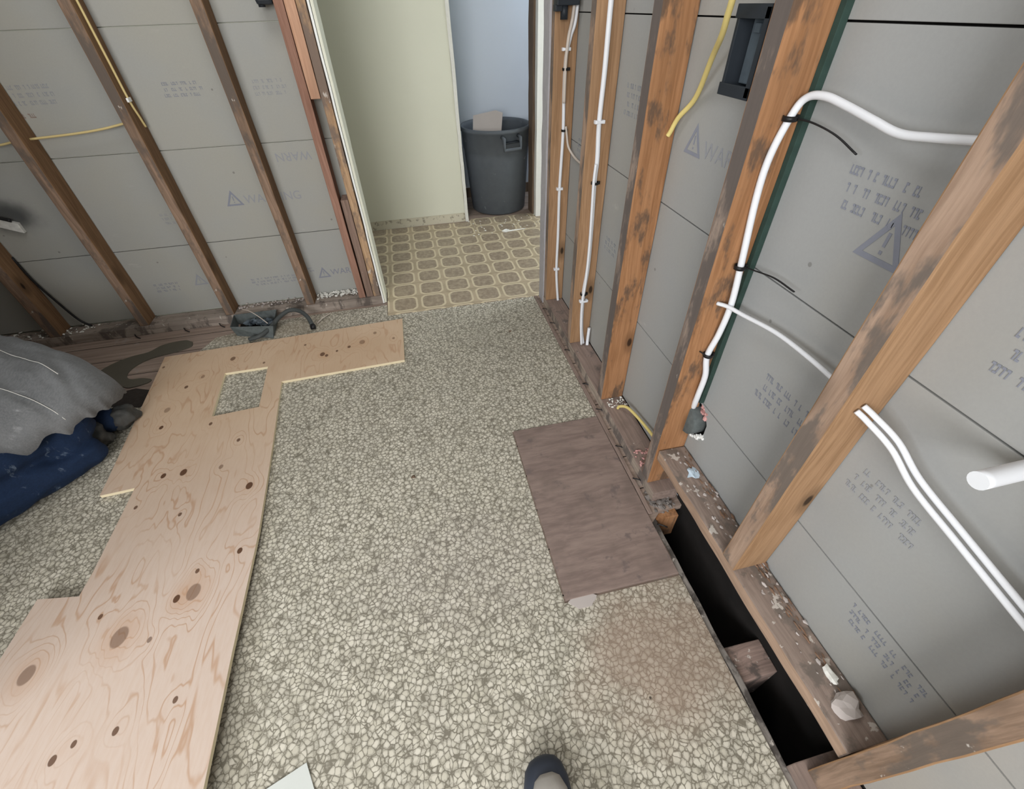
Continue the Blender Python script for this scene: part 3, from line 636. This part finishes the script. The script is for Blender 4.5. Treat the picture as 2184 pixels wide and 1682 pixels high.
ring('cable_tie', (.630, 1.537, .30), .0120, 'black', 'lower black zip tie on the second stud from the doorway', 'cable tie', None)
def staple(c, w, label):
    bm = B(); box(bm, (c[0]-w, c[1]-.011, c[2]-.004), (c[0]+w, c[1]-.006, c[2]+.004), .001)
    for s in (-1, 1): box(bm, (c[0]+s*w-.004, c[1]-.009, c[2]-.005), (c[0]+s*w+.004, c[1]+.006, c[2]+.005), .001)
    tag(fin(bm, 'cable_staple', 'white'), label, 'staple')
staple((.637, 1.9445, 1.085), .012, 'top white staple on the farthest stud'); staple((.636, 1.9445, .60), .010, 'middle white staple on the farthest stud')
staple((.639, 1.9445, .22), .010, 'bottom white staple on the farthest stud'); staple((.629, 1.540, .923), .013, 'upper white staple on the second stud from the doorway')
staple((.630, 1.530, .272), .014, 'lower white staple on the second stud from the doorway')
bm = B(); box(bm, (-1.011, 2.258, .968), (-1.003, 2.286, .982), .002); tag(fin(bm, 'cable_staple', 'plaster_white'), 'white staple on the side of the back wall stud with pale cable', 'staple')

# black electrical box beside the grimy stud
t = empty('electrical_box', (.60, .845, 1.08))
bm = B(); x0, x1, y0, y1, z0, z1 = .598, .676, .800, .886, 1.083, 1.205; wl = .007
box(bm, (x0, y0, z0), (x1, y0+wl, z1), .001); box(bm, (x0, y1-wl, z0), (x1, y1, z1), .001); box(bm, (x0, y0, z0), (x1, y1, z0+wl), .001); box(bm, (x0, y0, z1-wl), (x1, y1, z1), .001)
box(bm, (x1-.004, y0, z0), (x1, y1, z1)); fin(bm, 'housing', 'boxblack', t)
bm = B(); box(bm, (x0-.002, y0-.002, z0-.003), (x0+.003, y1+.003, z0+.016), .001); box(bm, (x0-.002, y0-.002, z1-.016), (x0+.003, y1+.003, z1+.003), .001)
box(bm, (x0-.002, y0-.002, z0), (x0+.003, y0+.010, z1), .001); fin(bm, 'rim', 'boxblack', t)
bm = B(); box(bm, (x0+.028, y0+.014, z0+.014), (x0+.034, y1-.010, z1-.016), .002); box(bm, (x0+.020, y0+.045, z1-.035), (x0+.030, y0+.06, z1-.022), .001); box(bm, (x0+.022, y0+.012, z0+.012), (x0+.036, y0+.018, z1-.016), .001); fin(bm, 'inner_face', 'boxin', t)
bm = B(); box(bm, (x0+.012, .7885, 1.10), (x0+.04, .800, 1.19), .001); fin(bm, 'bracket', 'boxblack', t)
tag(t, 'black open plastic electrical box fixed beside the grimy stud', 'box')
# black box at the top of the farthest stud, and beside the reddish stud
t = empty('electrical_box', (.625, 1.935, 1.20))
bm = B(); box(bm, (.585, 1.905, 1.205), (.665, 1.949, 1.32), .003); fin(bm, 'housing', 'boxblack', t)
bm = B(); tube(bm, [(.617, 1.925, 1.21), (.617, 1.925, 1.168)], .013, 14, 2, False); box(bm, (.582, 1.913, 1.19), (.606, 1.945, 1.208), .002); fin(bm, 'clamp', 'boxblack', t)
tag(t, 'black plastic box at the top edge on the farthest stud beside the doorway', 'box')
t = empty('electrical_box', (-.42, 2.29, 1.23))
bm = B(); box(bm, (-.440, 2.245, 1.232), (-.380, 2.32, 1.33), .012); fin(bm, 'housing', 'boxblack', t)
bm = B(); tube(bm, [(-.425, 2.27, 1.24), (-.425, 2.27, 1.226)], .012, 12, 2, False); fin(bm, 'clamp', 'boxblack', t)
tag(t, 'black plastic box at the top edge beside the reddish stud', 'box')
# metal bracket left edge + soot
t = empty('metal_bracket', (-1.73, 2.31, .56))
bm = B(); box(bm, (-1.80, 2.306, .545), (-1.688, 2.3235, .585), .002); rough_cut(bm, 8, .002, 3, 0)
for v in bm.verts: v.co.z -= (v.co.x+1.745)*.45
fin(bm, 'plate', plain('aluminium', srgb(226, 226, 222), .5, .2, var=.3, scale=60), t)
bm = B(); tube(bm, [(-1.80, 2.300, .622), (-1.75, 2.302, .598), (-1.70, 2.303, .575)], .007, 8); fin(bm, 'foam_seal', 'black', t)
tag(t, 'small silvery metal bracket with black seal on the lath at the left edge', 'bracket')
# round duct through the lath
t = empty('duct_collar', (.67, .752, .326))
bm = B(); lathe(bm, [(.0, -.0), (.044, -.0), (.047, .003), (.048, .045), (.044, .045), (.043, .008)], (.655, .752, .322), 36, 'x', cap=False); fin(bm, 'collar', 'galv_dusty', t, True)
bm = B(); 
for k in range(14): lump(bm, (.690+random.uniform(-.004, .004), .720+random.uniform(-.018, .03), .372+random.uniform(-.02, .008)), .008, k, rough=.6)
fin(bm, 'insulation', 'pink', t)
tag(t, 'round dusty metal duct collar in a broken hole in the lath beside the grimy stud', 'duct')
bm = B()
for k in range(15):
    a = -2.7+k*.20; r = .058+random.uniform(-.002, .006); lump(bm, (.680, .748+r*math.cos(a), .326+r*math.sin(a)), random.uniform(.004, .009), k, (.35, 1, 1), .7)
stuff(fin(bm, 'plaster_crumbs', 'plaster_white'), 'white broken plaster around the duct collar hole', 'plaster')

# ------------------------------------------------------------------ duct boot on the floor at the back
t = empty('duct_boot', (-.90, 2.12, 0))
bm = B()
C4 = [(-1.005, 2.205), (-.805, 2.185), (-.80, 2.02), (-.985, 2.09)]; C4t = [(-1.01, 2.215), (-.795, 2.20), (-.79, 2.055), (-.995, 2.085)]
v0 = [bm.verts.new((x, y, .001)) for x, y in C4]; v1 = [bm.verts.new((x, y, h)) for (x, y), h in zip(C4t, (.052, .060, .050, .058))]
v2 = [bm.verts.new((x*.985-.013, y*.985+.032, h-.002)) for (x, y), h in zip(C4t, (.052, .060, .050, .058))]; v3 = [bm.verts.new((x*.985-.013, y*.985+.032, .003)) for (x, y) in C4]
for a, b in ((v0, v1), (v1, v2), (v2, v3)):
    for i in range(4): bm.faces.new((a[i], a[(i+1) % 4], b[(i+1) % 4], b[i]))
fin(bm, 'sleeve', 'galv_dusty', t)
bm = B(); slab(bm, [(-.99, 2.195), (-.81, 2.18), (-.81, 2.04), (-.98, 2.095)], [], .002, .005, 0, 0); fin(bm, 'shade_inside', 'dark', t)  # near-black sheet painted for the shade inside the boot
tag(t, 'bent galvanised duct boot sticking out of the floor below the back wall stud', 'duct')
cable('flexible_conduit', [(-.905, 2.01, .018), (-.85, 2.015, .028), (-.81, 2.07, .035), (-.775, 2.13, .050), (-.725, 2.16, .066), (-.675, 2.15, .062), (-.635, 2.11, .045), (-.612, 2.06, .024)], .0105, plain('conduit_grey', srgb(70, 74, 74), .6), 'dark grey flexible conduit curving out of the duct boot onto the floor', 'conduit', seg=12)
bm = B(); lathe(bm, [(.0, -.012), (.013, -.012), (.013, .010), (.007, .012), (.0, .012)], (-.606, 2.045, .020), 12, 'x', cap=False); tag(fin(bm, 'conduit_fitting', 'black', None), 'small black fitting at the end of the grey conduit', 'fitting')
cable('bent_wire', [(-.965, 2.225, .075), (-.91, 2.17, .085), (-.86, 2.12, .075), (-.815, 2.07, .060)], .0022, 'white_old', 'thin bent wire lying across the duct boot', 'wire')
cable('bent_wire', [(-.60, 2.10, .003), (-.57, 2.14, .010), (-.535, 2.19, .004)], .0025, 'white_old', 'thin grey wire on the floor right of the conduit end', 'wire')
bm = B()
for k in range(6): lump(bm, (-.93+.02*k, 2.14+random.uniform(-.02, .02), .03), .016, k, rough=.8)
stuff(fin(bm, 'duct_debris', 'boxin'), 'dark clumped debris inside the duct boot', 'debris')

# ------------------------------------------------------------------ debris
def crumbs(label, mat, n, fn, smin, smax, sq=(1, 1, .6), name='plaster_crumbs', seed=1):
    random.seed(seed); bm = B()
    for k in range(n):
        p = fn(); lump(bm, p, random.uniform(smin, smax), k+seed, sq, .8, 1)
    return stuff(fin(bm, name, mat), label, 'debris')
U = random.uniform
crumbs('white plaster crumbs heaped on the plate between the last back wall stud and the doorway', 'plaster', 150, lambda: (U(-.60, -.385), U(2.285, 2.322)+U(-.01, 0), U(.045, .064)), .002, .008, seed=2)
crumbs('grey crumbs on the plate behind the kneeling person', 'plaster', 90, lambda: (U(-2.3, -1.66), U(2.24, 2.318), U(.045, .055)), .002, .008, seed=3)
crumbs('crumbs on the plate right of the duct boot', 'card', 70, lambda: (U(-1.0, -.66), U(2.27, 2.32), U(.045, .055)), .002, .006, seed=13)
crumbs('plaster and splinters at the foot of the third stud', 'plaster', 50, lambda: (U(.605, .678), U(1.10, 1.15), U(.045, .050)), .0015, .0045, seed=4)
crumbs('pinkish crumbs at the foot of the grimy stud', 'pink', 40, lambda: (U(.60, .675), U(.80, .88), U(.045, .050)), .002, .006, seed=5)
crumbs('crumbs and splinters on the raised plate', 'card', 70, lambda: (U(.625, .676), U(.06, .72), U(.207, .211)), .001, .0042, (1, 1.8, .4), seed=6)
crumbs('dark splinters along the back of the raised plate', 'chipwood', 90, lambda: (U(.65, .677), U(.06, .72), U(.207, .212)), .001, .0045, (.7, 2.6, .4), name='wood_splinters', seed=7)
crumbs('grey rubble in the gap below the grimy stud', 'gravel', 130, lambda: (U(.585, .66), U(.665, .742), U(-.022, .006)), .004, .012, seed=8)
crumbs('rubble on the crawl space floor', 'gravel', 26, lambda: (U(.57, .65), U(.27, .62), U(-.60, -.57)), .012, .03, seed=9)
crumbs('fine crumbs along the doorway threshold', 'plaster', 60, lambda: (U(-.2, .56), U(2.05, 2.088), .001), .001, .0035, seed=10)
crumbs('crumbs on the hall tiles by the grey bin', 'plaster', 60, lambda: (U(.35, .88), U(3.0, 3.28), .004), .0015, .006, seed=11)
bm = B(); lump(bm, (.650, .642, .2085), .017, 5, (.9, 1.3, .35), .7); tag(fin(bm, 'paint_chip', 'chip_blue'), 'pale blue-white paint chip on the raised plate', 'chip')
bm = B(); lump(bm, (.648, .075, .212), .020, 8, (1.2, 1.2, .5), .5); tag(fin(bm, 'plaster_chunk', 'card'), 'largest grey plaster chunk at the near end of the raised plate', 'plaster')
bm = B(); lump(bm, (.655, .125, .211), .011, 3, (1, 1.5, .5), .5); tag(fin(bm, 'plaster_chunk', 'plaster'), 'white plaster chunk next to the largest one on the raised plate', 'plaster')
bm = B(); tube(bm, [(.60, 3.01, .008), (.66, 3.015, .008), (.70, 3.02, .007), (.745, 3.03, .006)], [.006, .002], 6); lump(bm, (.60, 3.01, .013), .018, 2, (1.3, .8, .6), .6)
tag(fin(bm, 'plaster_scrap', 'plaster_white'), 'small white scrap with a long tail on the hall tiles', 'scrap')
for i, (y, l) in enumerate([(1.94, 'first'), (1.80, 'second'), (1.56, 'third'), (1.31, 'fourth'), (1.15, 'fifth'), (.95, 'sixth'), (.80, 'seventh'), (.62, 'eighth')]):
    bm = B(); tube(bm, [(.572, y, .004), (.584, y-.010, .008), (.598, y-.018, .004)], .0022, 6, 3); tag(fin(bm, 'bent_nail', 'black'), f'bent black nail at the right floor edge, {l} from the doorway', 'nail', 'nails along the right floor edge')
for i, (x, l) in enumerate([(-1.50, 'left'), (-1.27, 'middle'), (-1.10, 'right')]):
    bm = B(); tube(bm, [(x, 2.222, .010), (x+.012, 2.205, .006), (x+.03, 2.195, .000)], .0025, 6, 3); tag(fin(bm, 'bent_nail', 'black'), f'{l} bent black nail at the front of the back wall plate', 'nail', 'nails along the back plate')
for i, (x, y, l) in enumerate([(-.16, .985, 'dark crumb in the middle of the open vinyl floor'), (.36, 1.78, 'dark speck near the right floor edge by the second stud')]):
    bm = B(); lump(bm, (x, y, .002), .007, i, (1.2, 1, .5), .6, 1); tag(fin(bm, 'dirt_crumb', 'trim_brown'), l, 'dirt')
# paper card
bm = B(); slab(bm, [(-.60, .205), (-.43, .262), (-.405, .205), (-.37, .05), (-.54, .02)], [], .0005, .0035, 0, 0); tag(fin(bm, 'card_sheet', 'paper'), 'pale grey card corner on the floor at the bottom edge', 'card')

# ------------------------------------------------------------------ bin
t = empty('waste_bin', (.655, 3.545, 0)); cx, cy = .655, 3.545
bm = B(); R0, R1, Hh = .207, .247, .575
lathe(bm, [(.0, .004), (R0-.01, .004), (R0, .012), (R0+.028, .40), (R0+.030, .432), (R1-.006, .436), (R1-.002, .548), (R1+.008, .552), (R1+.010, .566), (R1+.004, Hh), (R1-.006, Hh), (R1-.012, .55), (R0+.018, .42), (R0-.012, .02), (0, .015)], (cx, cy, 0), 64, cap=False)
fin(bm, 'body', 'bin', t, True)
for s, nm in ((-1, ''), (1, '')):
    a = -1.33 if s < 0 else -1.33+math.pi
    ux, uy = math.cos(a), math.sin(a); tx, ty = -uy, ux
    bm = B(); P0 = Vector((cx+ux*(R1+.001), cy+uy*(R1+.001), 0))
    def q(u, o, z): return (P0.x+tx*u+ux*o, P0.y+ty*u+uy*o, z)
    tube(bm, [q(-.062, -.008, .535), q(-.062, .028, .53), q(-.062, .030, .462), q(.062, .030, .462), q(.062, .028, .53), q(.062, -.008, .535)], .012, 8, 6, False)
    fin(bm, 'handle', 'bin', t)
    bm = B(); tube(bm, [q(-.055, -.002, .50), q(.055, -.002, .50)], .030, 10, 4, False, .25); fin(bm, 'recess_shade', 'boxblack', t)  # black pad on each side paints the shade of the grip recess
tag(t, 'dark grey round plastic waste bin in the closet opening', 'bin')
bm = B(); slab(bm, [(-.10, -.20), (.095, -.20), (.12, .115), (.07, .13), (-.09, .10)], [], -.006, .006, 0, 0)
bmesh.ops.rotate(bm, verts=bm.verts[:], matrix=Matrix.Rotation(1.15, 3, 'X')); bmesh.ops.rotate(bm, verts=bm.verts[:], matrix=Matrix.Rotation(-.30, 3, 'Z')); bmesh.ops.translate(bm, verts=bm.verts[:], vec=(cx-.075, cy-.03, .535))
tag(fin(bm, 'cardboard_piece', 'card'), 'pale grey board offcut sticking out of the waste bin', 'board')
bm = B()
for k in range(12): lump(bm, (cx+U(-.12, .13), cy+U(-.12, .13), .27+U(-.02, .03)), U(.035, .06), k, (1, 1, .6), .6)
tag(fin(bm, 'rubbish', 'boxin'), 'dark rubbish inside the waste bin', 'rubbish', kind='stuff')

# ------------------------------------------------------------------ photographer's shoe
t = empty('shoe', (.066, .05, 0))
def shoe_mesh(mat_i, rings, name, mat):
    bm = B(); prev = None; first = None
    for (y, xc, wdt, z0, z1) in rings:
        ring = []
        for j in range(20):
            a = 2*math.pi*j/20; cxn = math.cos(a); szn = math.sin(a)
            zc = (z0+z1)/2; ring.append(bm.verts.new((xc+wdt*math.copysign(abs(cxn)**.75, cxn), y, zc+(z1-z0)/2*math.copysign(abs(szn)**.8, szn))))
        if prev:
            for j in range(20): f = bm.faces.new((prev[j], prev[(j+1) % 20], ring[(j+1) % 20], ring[j])); f.smooth = True
        else: bm.faces.new(ring)
        prev = ring
    bm.faces.new(prev); return fin(bm, name, mat, t, True)
shoe_mesh(0, [(.158, .070, .012, .004, .030), (.152, .070, .028, .002, .042), (.138, .069, .040, .001, .052), (.115, .068, .047, .001, .058), (.08, .066, .0495, .001, .062), (.0, .064, .046, .001, .064), (-.08, .062, .038, .001, .062), (-.125, .062, .028, .001, .05)], 'sole', 'shoe_dark')
shoe_mesh(0, [(.124, .070, .014, .040, .060), (.116, .070, .027, .035, .066), (.095, .069, .037, .03, .072), (.05, .067, .042, .03, .082), (.0, .065, .040, .03, .10), (-.05, .063, .037, .03, .12), (-.11, .062, .030, .03, .12)], 'upper', 'shoe_cloth')
tag(t, 'shoe with dark rubber rim and grey canvas top at the bottom edge', 'shoe')

# ------------------------------------------------------------------ kneeling person
def capsules(bm, chain, seg=16):
    for (p, rp), (q_, rq) in zip(chain[:-1], chain[1:]):
        p, q_ = Vector(p), Vector(q_); n = max(3, int((q_-p).length/.02))
        for i in range(n+1):
            k = i/n; g = bmesh.ops.create_icosphere(bm, subdivisions=2, radius=rp+(rq-rp)*k)
            bmesh.ops.translate(bm, verts=g['verts'], vec=p.lerp(q_, k))
def remeshed(bm, name, mat, parent, vox, sm=6, disp=None):
    me = bpy.data.meshes.new('t'); bm.to_mesh(me); bm.free(); o = bpy.data.objects.new('t', me); COL.objects.link(o)
    md = o.modifiers.new('r', 'REMESH'); md.mode = 'VOXEL'; md.voxel_size = vox; s = o.modifiers.new('s', 'SMOOTH'); s.factor = .6; s.iterations = sm
    bpy.context.view_layer.update(); dg = bpy.context.evaluated_depsgraph_get()
    m2 = bpy.data.meshes.new_from_object(o.evaluated_get(dg)); bpy.data.objects.remove(o)
    if disp:
        for v, nn in [(v, v.normal.copy()) for v in m2.vertices]: v.co += nn*disp(v.co)
    m2.materials.clear(); m2.name = name
    return link(name, m2, mat, parent, True)
A0 = Vector((-1.275, 1.355, 0)); AX = Vector((-.90, .43, 0)).normalized(); NY = Vector((AX.y, -AX.x, 0)); 
def L(a, n, z): v = A0+AX*a+NY*n; return (v.x, v.y, z)      # along the body, towards the far side, height
bm = B()
capsules(bm, [(L(.24, 0, .215), .085), (L(.34, 0, .295), .08), (L(.52, 0, .44), .145), (L(.62, 0, .47), .13), (L(.70, 0, .50), .065), (L(.76, 0, .51), .055)])
capsules(bm, [(L(.84, 0, .50), .090), (L(.90, 0, .47), .085)])
for s in (-1, 1):
    capsules(bm, [(L(.62, s*.14, .47), .065), (L(.70, s*.20, .40), .050), (L(.80, s*.21, .25), .042), (L(.90, s*.18, .10), .034), (L(.98, s*.16, .05), .028)])
    capsules(bm, [(L(.98, s*.16, .045), .030), (L(1.04, s*.15, .025), .026)])
    for f in range(4): capsules(bm, [(L(1.05, s*.15+(f-1.5)*.02, .024), .010), (L(1.09, s*.15+(f-1.5)*.024, .024), .009), (L(1.125-.008*abs(f-1.5), s*.15+(f-1.5)*.026, .012), .008)])
    capsules(bm, [(L(1.00, s*.15-.03*s, .03), .012), (L(1.04, s*.15-.055*s, .02), .010), (L(1.07, s*.15-.06*s, .012), .009)])
capsules(bm, [(L(.925, 0, .435), .016), (L(.975, 0, .43), .013)])
body = remeshed(bm, 'person', 'skin', None, .008, 3)
tag(body, 'person kneeling and bent forward at the left edge, dusty grey shirt over dark blue jeans', 'person')
bm = B(); capsules(bm, [(L(.80, 0, .535), .088), (L(.875, 0, .515), .084)]); remeshed(bm, 'hair', 'hair', body, .012, 3)
# jeans: thighs folded over shins, seat on heels
def jd(co): return .009*noise.noise(co*14)+.008*noise.noise(Vector((co.x*16-co.y*22, co.y*8+co.x*8, co.z*34)))+.006*noise.noise(Vector((co.x*9, co.y*30, co.z*26)))
bm = B()
capsules(bm, [(L(.075, -.015, .165), .105), (L(.20, 0, .22), .125)])
LEGS = [((-1.41, 1.33), (-1.66, .955), (-1.285, 1.325)), ((-1.42, 1.50), (-1.62, 1.62), (-1.30, 1.50))]
for hip, kn, ft in LEGS:
    capsules(bm, [((*hip, .20), .115), (((hip[0]+kn[0])/2, (hip[1]+kn[1])/2, .165), .100), ((*kn, .10), .085)])
    capsules(bm, [((*kn, .085), .082), (((ft[0]+kn[0])/2, (ft[1]+kn[1])/2, .075), .070), ((*ft, .055), .052)])
remeshed(bm, 'jeans', 'jeans', body, .011, 4, jd)
for (x, y), (dx, dy) in (((-1.325, 1.42), (.03, .0)), ((-1.262, 1.515), (.015, .03))):
    bm = B(); capsules(bm, [((x, y, .050), .050), ((x+dx, y+dy, .036), .034)])
    remeshed(bm, 'work_shoe', M['workshoe'], body, .007, 2, lambda co: .016*noise.noise(co*34)+.006*noise.noise(co*80))
bm = B()
capsules(bm, [(L(.48, 0, .43), .155), (L(.62, 0, .47), .148), (L(.66, 0, .485), .11)])
for s in (-1, 1): capsules(bm, [(L(.62, s*.13, .475), .085), (L(.70, s*.20, .40), .068), (L(.75, s*.207, .33), .060)])
remeshed(bm, 'shirt_yoke', 'shirt', body, .011, 4, lambda co: .006*noise.noise(co*12))
# shirt: dome of cloth with a hem, open underneath
bm = B(); NS, NTT = 72, 60; grid = []
for i in range(NTT+1):
    tt = i/NTT; row = []
    for j in range(NS+1):
        s = -1+2*j/NS
        hw = .235*(1-.0*tt)
        rear = -.095+.30*(1-math.sqrt(max(0, 1-abs(s-.12*(1-s*s))**2.3)))
        a = rear+(.66-rear)*tt
        dome = max(0, 1-abs(s)**2.8)**.52*max(0, 1-(1-min(1, tt*3.2))**3)**.52
        top = .365+.22*max(0, a)
        hem = .200-.035*s+.014*math.cos(a*9+s*3)+.05*max(0, a)*(s < 0)
        z = hem+(top-hem)*dome
        nf = s*hw*(1.0+.04*(1-dome))
        v = Vector(L(a, nf, z))
        fold = .022*noise.noise(Vector((a*4+nf*7, nf*24-a*16, .3)))+.006*noise.noise(Vector((a*10, nf*40, z*10)))
        v += Vector((0, 0, fold*(.4+.9*(1-dome)+.3)))
        row.append(bm.verts.new(v))
    grid.append(row)
for i in range(NTT):
    for j in range(NS): f = bm.faces.new((grid[i][j], grid[i][j+1], grid[i+1][j+1], grid[i+1][j])); f.smooth = True
bmesh.ops.recalc_face_normals(bm, faces=bm.faces[:])
bvh = BVHTree.FromBMesh(bm)
sh = fin(bm, 'shirt', 'shirt', body, True); md = sh.modifiers.new('thick', 'SOLIDIFY'); md.thickness = .004
def seam(pts):
    out = []
    for a, n in pts:
        x, y, _ = L(a, n, 0); h = bvh.ray_cast(Vector((x, y, 1.5)), Vector((0, 0, -1)))[0]
        if h is not None: out.append(h+Vector((0, 0, .0035)))
    bm = B()
    if len(out) > 1:
        tube(bm, out, .0013, 5, 5); fin(bm, 'seam', 'plaster_white', sh)

def wseam(pts):
    out = []
    for p in crom([(x, y, 0) for x, y in pts], 5):
        h = bvh.ray_cast(Vector((p.x, p.y, 1.5)), Vector((0, 0, -1)))[0]
        if h is not None: out.append(h+Vector((0, 0, .003)))
    bm = B(); tube(bm, out, .0011, 5, 4); fin(bm, 'seam', 'plaster', sh)
wseam([(-1.49, 1.37), (-1.43, 1.345), (-1.36, 1.335), (-1.29, 1.315), (-1.22, 1.285), (-1.17, 1.26)]); wseam([(-1.50, 1.545), (-1.40, 1.50), (-1.31, 1.455), (-1.24, 1.41)]); seam([(-.02, -.135), (-.035, -.15), (-.02, -.17), (-.01, -.19)])
